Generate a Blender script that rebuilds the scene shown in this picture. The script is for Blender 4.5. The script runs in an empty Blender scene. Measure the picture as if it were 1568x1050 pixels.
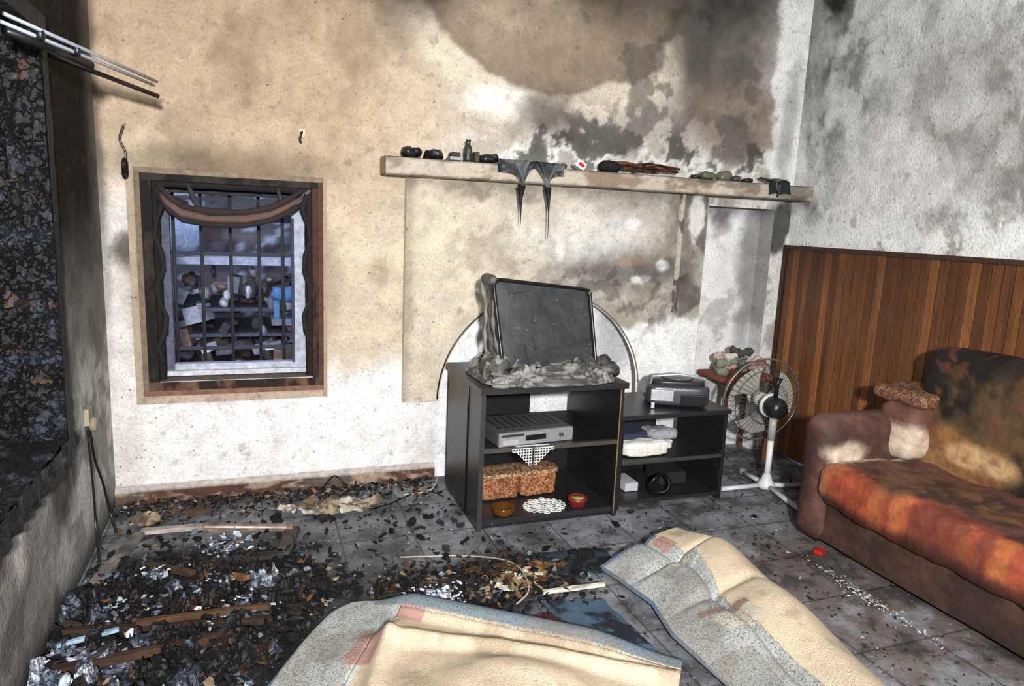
import bpy, math, random
import numpy as np
from mathutils import Matrix, Vector
random.seed(5)
RS=np.random.RandomState(11)
D=3.67; W=3.25; L=-0.672; CH=3.0; YR=-1.6

# ---------------------------------------------------------------- helpers
def lin(v):
    v=np.asarray(v,float)/255.0
    return np.where(v<=0.04045,v/12.92,((v+0.055)/1.055)**2.4)
def C(r,g,b): return lin([r,g,b])
TB=RS.rand(256,256)
def vn(x,y,s=0):
    x=np.asarray(x,float)+s*17.31+100; y=np.asarray(y,float)+s*9.73+100
    xi=np.floor(x).astype(int); yi=np.floor(y).astype(int)
    fx=x-xi; fy=y-yi; fx=fx*fx*(3-2*fx); fy=fy*fy*(3-2*fy)
    a=TB[xi%256,yi%256]; b=TB[(xi+1)%256,yi%256]; c=TB[xi%256,(yi+1)%256]; d=TB[(xi+1)%256,(yi+1)%256]
    return (a*(1-fx)+b*fx)*(1-fy)+(c*(1-fx)+d*fx)*fy
def fbm(x,y,o=5,s=0):
    t=0;a=.5;n=0
    x=np.asarray(x,float);y=np.asarray(y,float)
    for i in range(o):
        t=t+a*vn(x,y,s+i*3);n+=a;a*=.58;x,y=x*1.62+y*1.22,y*1.62-x*1.22
    return t/n
def ss(a,b,x):
    t=np.clip((x-a)/(b-a),0,1); return t*t*(3-2*t)
def mix(c,t,m):
    m=np.clip(m,0,1)[...,None]; return c*(1-m)+np.asarray(t)*m
def desat(c,k,tint=(1,1,1)):
    l=(c@np.array((.25,.6,.15)))[...,None]; return (l+(c-l)*k)*np.array(tint)
def blob(x,z,cx,cz,rx,rz,soft=.4,na=.5,ns=4,s=0):
    d=np.sqrt(((x-cx)/rx)**2+((z-cz)/rz)**2)+na*(fbm(x*ns,z*ns,6,s)-.5)*2
    return 1-ss(1-soft,1+soft,d)

class MB:
    def __init__(s): s.v=[];s.f=[];s.m=[];s.c=[];s.sm=[];s.n=0;s.M=Matrix.Identity(4)
    def add(s,V,F,m=0,col=(.5,.5,.5),smooth=True):
        V=np.asarray(V,float).reshape(-1,3)
        Mn=np.array(s.M); V=V@Mn[:3,:3].T+Mn[:3,3]
        col=np.asarray(col,float)
        if col.ndim==1: col=np.tile(col,(len(V),1))
        s.v.append(V); s.c.append(col.reshape(-1,3))
        n=s.n
        for f in F: s.f.append([i+n for i in f]); s.m.append(m); s.sm.append(smooth)
        s.n+=len(V)
    def box(s,lo,hi,m=0,col=(.5,.5,.5),R=None):
        lo=np.array(lo,float);hi=np.array(hi,float)
        V=[(lo[0] if i&1==0 else hi[0],lo[1] if i&2==0 else hi[1],lo[2] if i&4==0 else hi[2]) for i in range(8)]
        if R is not None:
            c=(lo+hi)/2; V=[tuple(np.array(R@Vector(np.array(p)-c))+c) for p in V]
        s.add(V,[(0,2,3,1),(4,5,7,6),(0,1,5,4),(2,6,7,3),(0,4,6,2),(1,3,7,5)],m,col,False)
    def tube(s,pts,r,m=0,col=(.5,.5,.5),seg=8,closed=False,flat=1.0):
        P=[Vector(p) for p in pts]; n=len(P)
        rr=r if hasattr(r,'__len__') else [r]*n
        V=[];prev=None
        for i in range(n):
            if closed: t=(P[(i+1)%n]-P[i-1])
            else: t=P[min(i+1,n-1)]-P[max(i-1,0)]
            t=t.normalized() if t.length>1e-9 else Vector((0,0,1))
            if prev is None:
                a=Vector((0,0,1)) if abs(t.z)<.9 else Vector((1,0,0))
                x=t.cross(a).normalized()
            else:
                x=(prev-t*prev.dot(t)).normalized()
            prev=x; y=t.cross(x)
            for k in range(seg):
                a=2*math.pi*k/seg
                V.append(tuple(P[i]+x*math.cos(a)*rr[i]+y*math.sin(a)*rr[i]*flat))
        F=[]
        for i in range(n if closed else n-1):
            j=(i+1)%n
            for k in range(seg):
                F.append((i*seg+k,i*seg+(k+1)%seg,j*seg+(k+1)%seg,j*seg+k))
        if not closed:
            F.append(tuple(range(seg))[::-1]); F.append(tuple(range((n-1)*seg,n*seg)))
        s.add(V,F,m,col)
    def grid(s,us,vs,fn,m=0,col=None,skip=None,smooth=True):
        U,Vv=np.meshgrid(us,vs,indexing='ij')
        X,Y,Z=fn(U,Vv)
        X=X+0*U;Y=Y+0*U;Z=Z+0*U
        c=col(U,Vv,X,Y,Z) if callable(col) else (np.tile(np.asarray(col),(U.size,1)))
        nu,nv=len(us),len(vs);F=[]
        for i in range(nu-1):
            for j in range(nv-1):
                if skip and skip((us[i]+us[i+1])/2,(vs[j]+vs[j+1])/2): continue
                F.append((i*nv+j,(i+1)*nv+j,(i+1)*nv+j+1,i*nv+j+1))
        s.add(np.stack([X,Y,Z],-1).reshape(-1,3),F,m,np.asarray(c).reshape(-1,3),smooth)
    def soft(s,lo,hi,e=.3,amp=.0,ns=6,m=0,col=(.5,.5,.5),nu=40,nv=60,seed=0):
        lo=np.array(lo,float);hi=np.array(hi,float);c=(lo+hi)/2;h=(hi-lo)/2
        us=np.linspace(-math.pi/2,math.pi/2,nu);vs=np.linspace(-math.pi,math.pi,nv)
        sg=lambda a,p:np.sign(a)*np.abs(a)**p
        def fn(U,V):
            x=sg(np.cos(U),e)*sg(np.cos(V),e);y=sg(np.cos(U),e)*sg(np.sin(V),e);z=sg(np.sin(U),e)
            X=c[0]+h[0]*x;Y=c[1]+h[1]*y;Z=c[2]+h[2]*z
            n=(fbm(X*ns+Z*ns*.7,Y*ns+Z*ns*.6,4,seed)-.5)*2*amp
            return X+x*n,Y+y*n,Z+z*n
        cf=(lambda U,V,X,Y,Z:col(X,Y,Z)) if callable(col) else col
        s.grid(us,vs,fn,m,cf)
    def cushion(s,lo,hi,r,amp,ns,m,col,res=.02,seed=0):
        lo=np.array(lo,float);hi=np.array(hi,float);c=(lo+hi)/2;h=(hi-lo)/2
        for ax in range(3):
            a,b=[k for k in range(3) if k!=ax]
            for sgn in(-1,1):
                na=max(6,int(2*h[a]/res));nb=max(6,int(2*h[b]/res))
                def fn(U,V):
                    P=[None]*3;P[ax]=0*U+sgn*h[ax];P[a]=U*h[a];P[b]=V*h[b]
                    P=np.stack(P,-1);q=np.clip(P,-(h-r),h-r);d=P-q
                    l=np.linalg.norm(d,axis=-1,keepdims=True)+1e-9;P=q+d/l*np.minimum(l,r)
                    nn=d/l;X=P+c
                    n=(fbm(X[...,0]*ns+X[...,2]*ns*.7,X[...,1]*ns+X[...,2]*ns*.6,5,seed)-.5)*2*amp
                    X=X+nn*n[...,None];return X[...,0],X[...,1],X[...,2]
                cf=(lambda U,V,X,Y,Z:col(X,Y,Z)) if callable(col) else col
                s.grid(np.linspace(-1,1,na),np.linspace(-1,1,nb),fn,m,cf)
    def lathe(s,prof,c,m=0,col=(.5,.5,.5),seg=32):
        V=[];n=len(prof)
        for r,z in prof:
            for k in range(seg):
                a=2*math.pi*k/seg;V.append((c[0]+r*math.cos(a),c[1]+r*math.sin(a),c[2]+z))
        F=[(i*seg+k,i*seg+(k+1)%seg,(i+1)*seg+(k+1)%seg,(i+1)*seg+k) for i in range(n-1) for k in range(seg)]
        F.append(tuple(range(seg))[::-1]);F.append(tuple(range((n-1)*seg,n*seg)))
        s.add(V,F,m,col)
    def obj(s,name,mats,bevel=0):
        me=bpy.data.meshes.new(name)
        V=np.concatenate(s.v);me.from_pydata(V.tolist(),[],s.f)
        for mt in mats: me.materials.append(mt)
        me.polygons.foreach_set('material_index',s.m);me.polygons.foreach_set('use_smooth',s.sm)
        a=me.color_attributes.new('Col','FLOAT_COLOR','POINT')
        c=np.ones((len(V),4));c[:,:3]=np.clip(np.concatenate(s.c),0,1);a.data.foreach_set('color',c.ravel())
        me.update()
        ob=bpy.data.objects.new(name,me);bpy.context.collection.objects.link(ob)
        if bevel:
            b=ob.modifiers.new('bevel','BEVEL');b.width=bevel;b.segments=2;b.limit_method='ANGLE';b.angle_limit=math.radians(60)
        return ob

def material(name,rough=.8,metal=0,nscale=30,lo=.8,hi=1.1,bump=.2,bscale=None,spec=.4,extra=None,stretch=None,bdist=.01,voro=0):
    m=bpy.data.materials.new(name);m.use_nodes=True;nt=m.node_tree;N=nt.nodes;K=nt.links
    p=N['Principled BSDF'];p.inputs['Roughness'].default_value=rough;p.inputs['Metallic'].default_value=metal
    p.inputs['Specular IOR Level'].default_value=spec
    at=N.new('ShaderNodeAttribute');at.attribute_name='Col'
    tc=N.new('ShaderNodeTexCoord');mp=N.new('ShaderNodeMapping');K.new(tc.outputs['Object'],mp.inputs[0])
    if stretch: mp.inputs['Scale'].default_value=stretch
    no=N.new('ShaderNodeTexNoise');no.inputs['Scale'].default_value=nscale;no.inputs['Detail'].default_value=10;no.inputs['Roughness'].default_value=.7
    K.new(mp.outputs[0],no.inputs['Vector'])
    mr=N.new('ShaderNodeMapRange');mr.inputs[1].default_value=.3;mr.inputs[2].default_value=.7;mr.inputs[3].default_value=lo;mr.inputs[4].default_value=hi
    K.new(no.outputs['Fac'],mr.inputs[0])
    mu=N.new('ShaderNodeVectorMath');mu.operation='SCALE';K.new(at.outputs['Color'],mu.inputs[0]);K.new(mr.outputs[0],mu.inputs['Scale'])
    col=mu.outputs[0]
    if extra: col=extra(nt,mp.outputs[0],col,p)
    K.new(col,p.inputs['Base Color'])
    if bump:
        nb=N.new('ShaderNodeTexNoise');nb.inputs['Scale'].default_value=bscale or nscale;nb.inputs['Detail'].default_value=6
        K.new(mp.outputs[0],nb.inputs['Vector'])
        src=nb.outputs['Fac']
        if voro:
            vo=N.new('ShaderNodeTexVoronoi');vo.feature='DISTANCE_TO_EDGE';vo.inputs['Scale'].default_value=voro
            ad=N.new('ShaderNodeMixRGB');ad.blend_type='ADD';ad.inputs[0].default_value=.12;K.new(mp.outputs[0],ad.inputs[1]);K.new(nb.outputs['Color'],ad.inputs[2]);K.new(ad.outputs[0],vo.inputs['Vector'])
            mm=N.new('ShaderNodeMapRange');mm.inputs[2].default_value=.12;K.new(vo.outputs['Distance'],mm.inputs[0])
            ma=N.new('ShaderNodeMath');K.new(mm.outputs[0],ma.inputs[0]);K.new(nb.outputs['Fac'],ma.inputs[1]);src=ma.outputs[0]
        bp=N.new('ShaderNodeBump');bp.inputs['Strength'].default_value=bump;bp.inputs['Distance'].default_value=bdist
        K.new(src,bp.inputs['Height']);K.new(bp.outputs[0],p.inputs['Normal'])
    return m
def mixnode(nt,fac,a,b):
    n=nt.nodes.new('ShaderNodeMix');n.data_type='RGBA'
    nt.links.new(fac,n.inputs[0])
    if hasattr(a,'links'): nt.links.new(a,n.inputs[6])
    else: n.inputs[6].default_value=(*a,1)
    if hasattr(b,'links'): nt.links.new(b,n.inputs[7])
    else: n.inputs[7].default_value=(*b,1)
    return n.outputs[2]
def maprange(nt,src,a,b,c=0,d=1):
    n=nt.nodes.new('ShaderNodeMapRange');nt.links.new(src,n.inputs[0])
    for i,v in zip((1,2,3,4),(a,b,c,d)): n.inputs[i].default_value=v
    return n.outputs[0]
def spots(scale,thr,colr,w=.04,amt=1):
    def ex(nt,vec,col,p):
        n=nt.nodes.new('ShaderNodeTexNoise');n.inputs['Scale'].default_value=scale;n.inputs['Detail'].default_value=5
        nt.links.new(vec,n.inputs['Vector'])
        f=maprange(nt,n.outputs['Fac'],thr,thr+w,0,amt)
        return mixnode(nt,f,col,tuple(colr))
    return ex
def plast_ex(nt,vec,col,p):
    col=spots(55,.65,C(78,70,62),.08,.75)(nt,vec,col,p)
    col=spots(16,.60,C(86,80,74),.12,.35)(nt,vec,col,p)
    n=nt.nodes.new('ShaderNodeTexNoise');n.inputs['Scale'].default_value=90;n.inputs['Detail'].default_value=3;nt.links.new(vec,n.inputs['Vector'])
    return mixnode(nt,maprange(nt,n.outputs['Fac'],.50,.64,0,.2),col,tuple(C(90,82,74)))
M_plaster=material('plaster_sooty',.92,0,9,.80,1.12,.6,75,.12,plast_ex)
M_plain=material('painted_surface',.75,0,25,.85,1.08,.1)
M_trim=material('charred_paint',.8,0,30,.55,1.2,.5,60,.25)
M_gloss=material('glossy_plastic',.3,0,40,.85,1.1,.05)
M_black=material('black_laminate',.38,0,60,.7,1.3,.08,spec=.5,extra=spots(90,.70,C(120,120,122),.05))
M_metal=material('brushed_metal',.35,.6,60,.8,1.1,.1)
M_cloth=material('fabric',.95,0,35,.75,1.15,.5,120)
M_char=material('charred_wood',.6,0,14,.3,1.6,1.0,28,.35,spots(24,.64,C(84,92,108),.06,.6),bdist=.02,voro=22)
M_silver=material('melted_plastic',.55,.05,18,.6,1.2,.7,45,.3,bdist=.012)
M_leather=material('scorched_upholstery',.68,0,20,.6,1.25,.35,45,.3)
M_glassy=material('amber_glass',.1,0,20,.9,1.1,0)
def floor_ex(nt,vec,col,p):
    b=nt.nodes.new('ShaderNodeTexBrick');b.offset=0;b.inputs['Scale'].default_value=1;b.inputs['Mortar Size'].default_value=.005
    b.inputs['Brick Width'].default_value=.33;b.inputs['Row Height'].default_value=.33
    nt.links.new(vec,b.inputs['Vector'])
    n=nt.nodes.new('ShaderNodeMath');n.operation='MULTIPLY';nt.links.new(b.outputs['Fac'],n.inputs[0]);n.inputs[1].default_value=.6
    col=mixnode(nt,n.outputs[0],col,(.015,.015,.015))
    col=spots(70,.66,C(160,165,175),.05)(nt,vec,col,p)
    return spots(38,.64,(.014,.014,.015),.03,.85)(nt,vec,col,p)
M_floor=material('sooty_floor_tile',.55,0,12,.6,1.25,.3,50,.35,floor_ex)
def wood_ex(nt,vec,col,p):
    w=nt.nodes.new('ShaderNodeTexWave');w.inputs['Scale'].default_value=9;w.bands_direction='Y';w.inputs['Distortion'].default_value=8;w.inputs['Detail'].default_value=4;w.inputs['Detail Scale'].default_value=2
    nt.links.new(vec,w.inputs['Vector'])
    col=mixnode(nt,maprange(nt,w.outputs['Fac'],0,1,0,.45),col,tuple(C(52,30,17)))
    return spots(5,.56,C(40,26,18),.12,.45)(nt,vec,col,p)
M_wood=material('varnished_pine',.5,0,9,.6,1.25,.1,spec=.35,extra=wood_ex,stretch=(1,4,.35))
M_rug=material('woven_rug_pile',.95,0,12,.85,1.08,.6,240,.1,spots(210,.52,C(110,96,80),.1,.30))
M_speck=material('speckled_rug_pile',.95,0,12,.85,1.08,.6,240,.1,spots(150,.53,C(92,100,106),.06,.75))
def screen_ex(nt,vec,col,p):
    v=nt.nodes.new('ShaderNodeTexVoronoi');v.feature='DISTANCE_TO_EDGE';v.inputs['Scale'].default_value=9
    nt.links.new(vec,v.inputs['Vector'])
    col=mixnode(nt,maprange(nt,v.outputs['Distance'],.014,.0,0,.7),col,(.004,.004,.004))
    return spots(95,.70,C(140,146,152),.03)(nt,vec,col,p)
M_screen=material('soot_covered_screen',.35,0,14,.45,1.4,.25,spec=.45,extra=screen_ex)
def orn_ex(nt,vec,col,p):
    n=nt.nodes.new('ShaderNodeTexNoise');n.inputs['Scale'].default_value=42;n.inputs['Detail'].default_value=3;n.inputs['Distortion'].default_value=2.5;nt.links.new(vec,n.inputs['Vector'])
    return mixnode(nt,maprange(nt,n.outputs['Fac'],.47,.54,0,.85),col,tuple(C(74,38,26)))
M_orn=material('ornate_fabric',.6,0,30,.8,1.2,.5,60,.4,orn_ex)

# ---------------------------------------------------------------- room shell
g=np.linspace
def back_col(U,V,X,Y,Z):
    x,z=X,Z
    c=np.zeros(x.shape+(3,))+C(200,184,160)
    n=fbm(x*2.2,z*2.2,6,1);n2=fbm(x*7,z*7,6,2);n3=fbm(x*20,z*20,4,9);n5=fbm(x*4,z*4,6,33)
    c=mix(c,C(180,156,128),ss(1.3,2.0,z+(n-.5)*.5)*ss(1.1,.3,x)*.9)
    c=mix(c,C(140,116,92),ss(1.9,2.8,z+(n-.5)*1.0)*ss(1.1,.4,x)*.55)
    c=mix(c,C(120,98,76),ss(.5,.68,n5)*ss(1.0,.6,x)*ss(1.2,1.8,z)*.35)
    c=mix(c,C(230,229,228),ss(.80,.52,z+(n-.5)*.3)*ss(1.1,.9,x))
    c=mix(c,C(214,210,204),ss(-.5,-.58,x+(n2-.5)*.06)*ss(1.65,1.4,z))
    c=mix(c,C(52,46,38),blob(x,z,-.575,1.25,.055,.09,.5,.9,9,3)*.85)
    c=mix(c,C(100,82,62),blob(x,z,-.12,1.65,.5,.09,.6,.4,5,4)*.6)
    c=mix(c,C(110,84,64),blob(x,z,-.1,1.1,.50,.62,.10,.1,5,14)*.4)
    c=mix(c,C(120,108,92),blob(x,z,.60,1.15,.04,.06,.6,.9,9,18)*.4)
    d=np.sqrt(((x-1.55)/.86)**2+((z-2.92)/.80)**2)+(n-.5)*.22+(n2-.5)*.10
    c=mix(c,C(172,166,157),ss(.7,1.5,x+(n-.5)))
    c=mix(c,C(136,120,102),(1-ss(.94,.985,d)))
    c=mix(c,C(166,148,124),blob(x,z,1.35,2.6,.4,.22,.7,.4,3,5)*(d<.97)*.7)
    c=mix(c,C(84,75,66),blob(x,z,1.85,2.75,.40,.24,.6,.6,3,25)*.65)
    ring_=ss(.95,1.0,d)*ss(1.25,1.05,d)*ss(2.6,2.2,x)
    c=mix(c,C(212,200,178),ring_*.8)
    c=mix(c,C(238,232,220),blob(x,z,1.22,2.08,.20,.07,.6,.6,6,26)*.85)
    c=mix(c,C(72,66,60),blob(x,z,2.62,2.6,.36,.46,.4,.5,3,6)*.8)
    c=mix(c,C(60,54,51),blob(x,z,2.45,2.45,.10,.4,.6,.8,4,16)*.6)
    c=mix(c,C(120,104,90),blob(x,z,2.78,2.12,.35,.22,.4,.5,4,7)*.75)
    c=mix(c,C(34,30,28),blob(x,z,.74,2.75,.26,.34,.6,.6,3,8)*.9)
    c=mix(c,C(34,30,28),ss(2.40,2.85,z+(n-.5)*.5+(n2-.5)*.2)*ss(.7,1.2,x)*ss(3.15,2.8,x)*.8)
    c=mix(c,C(62,56,52),blob(x,z,1.5,2.05,.16,.12,.6,.9,5,28)*.7)
    c=mix(c,C(222,221,217),ss(2.0,1.85,z+(n2-.5)*.45)*ss(.8,1.2,x)*ss(.44,.52,n2)*.85)
    c=mix(c,C(44,41,38),ss(.56,.62,n2)*ss(2.25,1.95,z)*ss(.9,1.3,x)*ss(1.6,1.8,z)*.8)
    c=mix(c,C(84,80,76),ss(.53,.62,fbm(x*6,z*6,6,31))*ss(1.2,1.8,x)*ss(1.80,1.9,z)*ss(3.0,2.85,x)*.7)
    c=mix(c,C(226,226,225),ss(3.0,3.06,x+(n2-.5)*.22)*ss(1.5,1.8,z)*.95)
    c=mix(c,C(120,118,116),blob(x,z,3.16,2.1,.05,.4,.6,.9,6,34)*.6)
    c=mix(c,C(36,35,35),blob(x,z,3.17,1.5,.09,.17,.3,.8,7,10)*.9)
    c=mix(c,C(60,50,40),ss(.07,.0,z+(n2-.5)*.06)*.6)
    c=mix(c,C(240,240,240),ss(.9,.96,x)*ss(1.4,1.1,z)*ss(2.45,2.3,x))
    c=mix(c,C(120,122,130),blob(x,z,2.02,.80,.16,.25,.4,.4,6,15)*.6)
    c=mix(c,C(56,50,45),ss(-.625,-.668,x+(n2-.5)*.05)*.75*ss(.2,1.7,z))
    return desat(c*(.84+.32*n3[...,None]),.92)
xs=np.unique(np.concatenate([g(L,W,350),[-.46,.27,2.62,3.12]]))
zs=np.unique(np.concatenate([g(0,CH,265),[.61,1.57,1.6]]))
def bskip(x,z): return (-.46<x<.27 and .61<z<1.57) or (2.62<x<3.12 and z<1.6)
b=MB();b.grid(xs,zs,lambda U,V:(U,D+0*U,V),0,back_col,bskip)
for lo,hi in [((-.48,D+.002,.59),(-.46,4.0,1.59)),((.27,D+.002,.59),(.29,4.0,1.59)),((-.46,D+.002,1.57),(.27,4.0,1.59)),((-.46,D+.002,.59),(.27,4.0,.61))]:
    b.box(lo,hi,0,C(110,102,98))
def niche_col(U,V,X,Y,Z):
    n=fbm(X*5+Y*3,Z*5,6,21)
    c=np.zeros(X.shape+(3,))+C(228,228,228)
    c=mix(c,C(110,108,106),blob(X,Z,3.08,1.25,.1,.55,.5,.7,4,22)*.75)
    c=mix(c,C(140,138,136),ss(.50,.62,n)*.55)
    c=mix(c,C(60,58,58),ss(1.45,1.62,Z+(n-.5)*.3)*.8)
    return c
b.grid(g(2.62,3.12,60),g(0,1.6,140),lambda U,V:(U,D+.13+0*U,V),0,niche_col)
b.grid(g(0,.13,8),g(0,1.6,120),lambda U,V:(3.12+0*U,D+.13-U,V),0,niche_col)
b.grid(g(0,.13,8),g(0,1.6,120),lambda U,V:(2.62+0*U,D+U,V),0,niche_col)
b.grid(g(2.62,3.12,20),g(0,.13,8),lambda U,V:(U,D+V,1.6+0*U),0,niche_col)
b.obj('wall_back',[M_plaster])

def zbot(x):
    x=np.asarray(x,float)
    a=.46+.60*np.sqrt(np.clip(1-((x-1.55)/.62)**2,0,1))
    return np.where(x<.93,.46,np.where(x>2.17,0.0,a))
def panel_col(U,V,X,Y,Z):
    x,z=X,Z
    n=fbm(x*2.5,z*2.5,6,41);n2=fbm(x*7,z*7,6,42);n3=fbm(x*20,z*20,4,48)
    c=np.zeros(x.shape+(3,))+C(204,192,170)
    c=mix(c,C(174,169,160),ss(1.0,1.9,x+(n-.5)*1.0)*.9)
    c=mix(c,C(140,126,108),ss(.80,.74,x+(n2-.5)*.06)*.6)
    c=mix(c,C(132,120,104),ss(.50,.64,n2)*ss(.7,1.2,x)*.45)
    c=mix(c,C(100,95,90),blob(x,z,2.02,1.22,.36,.12,.5,.7,5,43)*.8)
    c=mix(c,C(226,224,218),blob(x,z,1.75,1.40,.35,.14,.6,.6,4,44)*.6)
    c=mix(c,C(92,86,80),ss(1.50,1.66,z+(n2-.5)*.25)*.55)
    c=mix(c,C(166,134,112),blob(x,z,2.1,1.25,.12,.025,.4,.5,8,45)*.7)
    for cx,cz,rx,rz,s in [(2.29,1.23,.04,.03,1),(2.14,1.15,.06,.02,2),(2.06,1.47,.04,.03,3),(1.62,1.30,.03,.05,4)]:
        c=mix(c,C(224,224,222),blob(x,z,cx,cz,rx,rz,.4,1.0,14,s)*.8)
    c=mix(c,C(236,236,235),ss(.93,.86,z+(n2-.5)*.35)*ss(1.95,2.1,x))
    c=mix(c,C(56,52,49),blob(x,z,2.46,1.45,.12,.32,.4,1.0,6,46)*.6)
    c=mix(c,C(228,226,222),blob(x,z,2.50,1.5,.05,.16,.3,1.2,9,47)*.8)
    c=mix(c,C(56,52,49),blob(x,z,2.47,1.05,.10,.10,.3,1.0,9,49)*.7)
    c=mix(c,C(60,57,54),ss(.5,.6,fbm(x*14,z*14,4,50))*blob(x,z,1.95,1.05,.45,.25,.6,.6,4,52)*.55)
    return desat(c*(.84+.32*n3[...,None]),.92)
b=MB()
PY=D-.05
xs=np.unique(np.concatenate([g(.73,2.58,200),[.93,.9301,2.17,2.1701]]))
def pf(U,V):
    zb=zbot(U);return U,PY+0*U,zb+(1.66-zb)*V
b.grid(xs,g(0,1,140),pf,0,panel_col)
b.grid(g(0,.05,4),g(.46,1.66,90),lambda U,V:(.73+0*U,PY+U,V),0,lambda U,V,X,Y,Z:np.zeros(X.shape+(3,))+C(216,204,184))
b.grid(g(0,.05,4),g(0,1.66,90),lambda U,V:(2.58+0*U,PY+U,V),0,C(180,176,170))
b.grid(xs,g(0,.05,4),lambda U,V:(U,PY+V,zbot(U)+0*U),0,C(120,112,104))
def rib_col(U,V,X,Y,Z):
    n=fbm(X*20,Z*12,6,58);return mix(np.zeros(X.shape+(3,))+C(176,168,158),C(46,42,40),ss(.48,.56,n)*.8)
b.grid(g(0,1,12),g(.95,1.66,120),lambda U,V:(2.375+.035*U,PY-.02*np.sin(U*math.pi)**.3,V),0,rib_col)
b.obj('chimney_breast',[M_plaster])
b=MB()
ar=lambda a0,a1,n:[(1.55+.632*math.cos(a),PY-.004,.46+.612*math.sin(a)) for a in g(a0,a1,n)]
b.tube(ar(math.pi*.995,math.pi*.5,40),.0045,0,C(18,18,18),6);b.tube(ar(math.pi*.5,math.pi*.03,40),.004,0,C(110,108,104),6);b.obj('fireplace_arch_edging',[M_gloss])

def right_col(U,V,X,Y,Z):
    y,z=Y,Z
    n=fbm(y*1.8,z*1.8,6,51);n2=fbm(y*5,z*4,6,52);n3=fbm(y*20,z*20,4,53);n4=fbm(y*10,z*6,6,57)
    c=np.zeros(y.shape+(3,))+C(192,193,191)
    c=mix(c,C(132,132,128),ss(.46,.58,n)*.8)
    c=mix(c,C(94,94,92),ss(.53,.64,n2)*.65)
    c=mix(c,C(216,217,216),ss(.52,.60,n4)*.6)
    c=mix(c,C(110,110,106),ss(.50,.42,n4)*.35)
    c=mix(c,C(124,120,112),blob(y,z,2.5,2.1,.6,.5,.6,.7,3,54)*.35)
    c=mix(c,C(228,229,228),ss(1.72,1.48,z+(n2-.5)*.45)*.85)
    c=mix(c,C(228,228,226),blob(y,z,2.95,1.78,.4,.25,.4,.9,3,55)*.6)
    c=mix(c,C(28,27,27),blob(y,z,3.5,2.95,.13,.2,.3,.8,6,56))
    c=mix(c,C(70,68,66),ss(3.35,3.6,y+(n2-.5)*.3)*ss(1.9,2.4,z)*.55)
    c=mix(c,C(96,76,54),ss(.58,.63,n4)*ss(1.9,1.4,z)*.6)
    return c*(.84+.32*n3[...,None])
b=MB();b.grid(g(YR,D,350),g(0,CH,220),lambda U,V:(W+0*U,U,V),0,right_col);b.obj('wall_right',[M_plaster])

def left_col(U,V,X,Y,Z):
    y,z=Y,Z
    n=fbm(y*2.5,z*2.5,6,61);n2=fbm(y*8,z*8,6,62)
    c=np.zeros(y.shape+(3,))+C(196,193,188)
    c=mix(c,C(104,98,92),ss(.45,.60,n2)*.65)
    c=mix(c,C(104,98,92),ss(.6,1.0,z+(n-.5)*.4)*.8)
    c=mix(c,C(22,20,20),ss(1.0,1.45,z+(n-.5)*.3)*ss(3.78,3.4,y))
    c=mix(c,C(46,42,39),ss(2.9,2.3,y+(n2-.5)*.7)*.6)
    c=mix(c,C(16,15,15),blob(y,z,2.75,.75,.2,.4,.5,.8,5,63)*.8)
    c=mix(c,C(214,210,204),blob(y,z,2.25,.45,.06,.14,.5,1.0,7,64)*.6)
    c=mix(c,C(26,24,24),ss(.16,.0,z+(n2-.5)*.2)*.85)
    return c
ys=np.unique(np.concatenate([g(YR,D,260),[1.2,2.87]]));zs=np.unique(np.concatenate([g(0,CH,170),[.58,2.02]]))
b=MB();b.grid(ys,zs,lambda U,V:(L+0*U,U,V),0,left_col,lambda y,z:1.2<y<2.87 and .58<z<2.02)
BK=C(14,13,13)
b.box((L-.4,2.87,.4),(L-.001,3.0,2.2),0,BK);b.box((L-.4,1.1,.45),(L-.001,2.87,.578),0,BK)
b.box((L-.4,1.1,2.02),(L-.001,2.87,2.15),0,BK);b.box((L-.4,1.1,.58),(L-.001,1.2,2.02),0,BK);b.box((L-.42,1.1,.45),(L-.4,3.0,2.15),0,BK)
b.obj('wall_left',[M_plaster])
b=MB();b.grid(g(L,W,20),g(0,CH,20),lambda U,V:(U,YR+0*U,V),0,C(150,146,140));b.obj('wall_rear',[M_plaster])
def ceil_col(U,V,X,Y,Z):
    n=fbm(X*1.5,Y*1.5,5,71);return mix(np.zeros(X.shape+(3,))+C(150,145,140),C(50,46,42),ss(.4,.7,n))
b=MB();b.grid(g(L,W,60),g(YR,D,60),lambda U,V:(U,V,CH+0*U),0,ceil_col);b.obj('ceiling',[M_plaster])

def floor_col(U,V,X,Y,Z):
    x,y=X,Y
    n=fbm(x*2.5,y*2.5,6,81);n2=fbm(x*8,y*8,6,82)
    c=np.zeros(x.shape+(3,))+C(120,122,126)
    c=mix(c,C(74,74,75),ss(.45,.60,n)*.7)
    c=mix(c,C(104,94,88),ss(1.7,2.1,x+(n-.5)*.4)*ss(2.8,2.3,y)*.8)
    c=mix(c,C(150,154,162),ss(.56,.68,n2)*.5)
    c=mix(c,C(36,36,36),ss(.44,.36,n2)*.6)
    c=mix(c,C(14,14,15),blob(x,y,-.35,2.3,.62,.66,.3,.45,4,83)*.95)
    c=mix(c,C(22,22,23),blob(x,y,.75,2.45,.6,.22,.4,.6,5,84)*.85)
    c=mix(c,C(34,33,33),blob(x,y,-.1,3.0,.5,.15,.4,.8,5,85)*.7)
    c=mix(c,C(20,20,21),blob(x,y,.3,1.7,.9,.7,.3,.4,4,86)*.8)
    return c
b=MB();b.grid(g(L,W,260),g(YR,D+.13,330),lambda U,V:(U,V,0*U+.004*(fbm(U*6,V*6,3,5)-.5)),0,floor_col);b.obj('floor',[M_floor])

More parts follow.
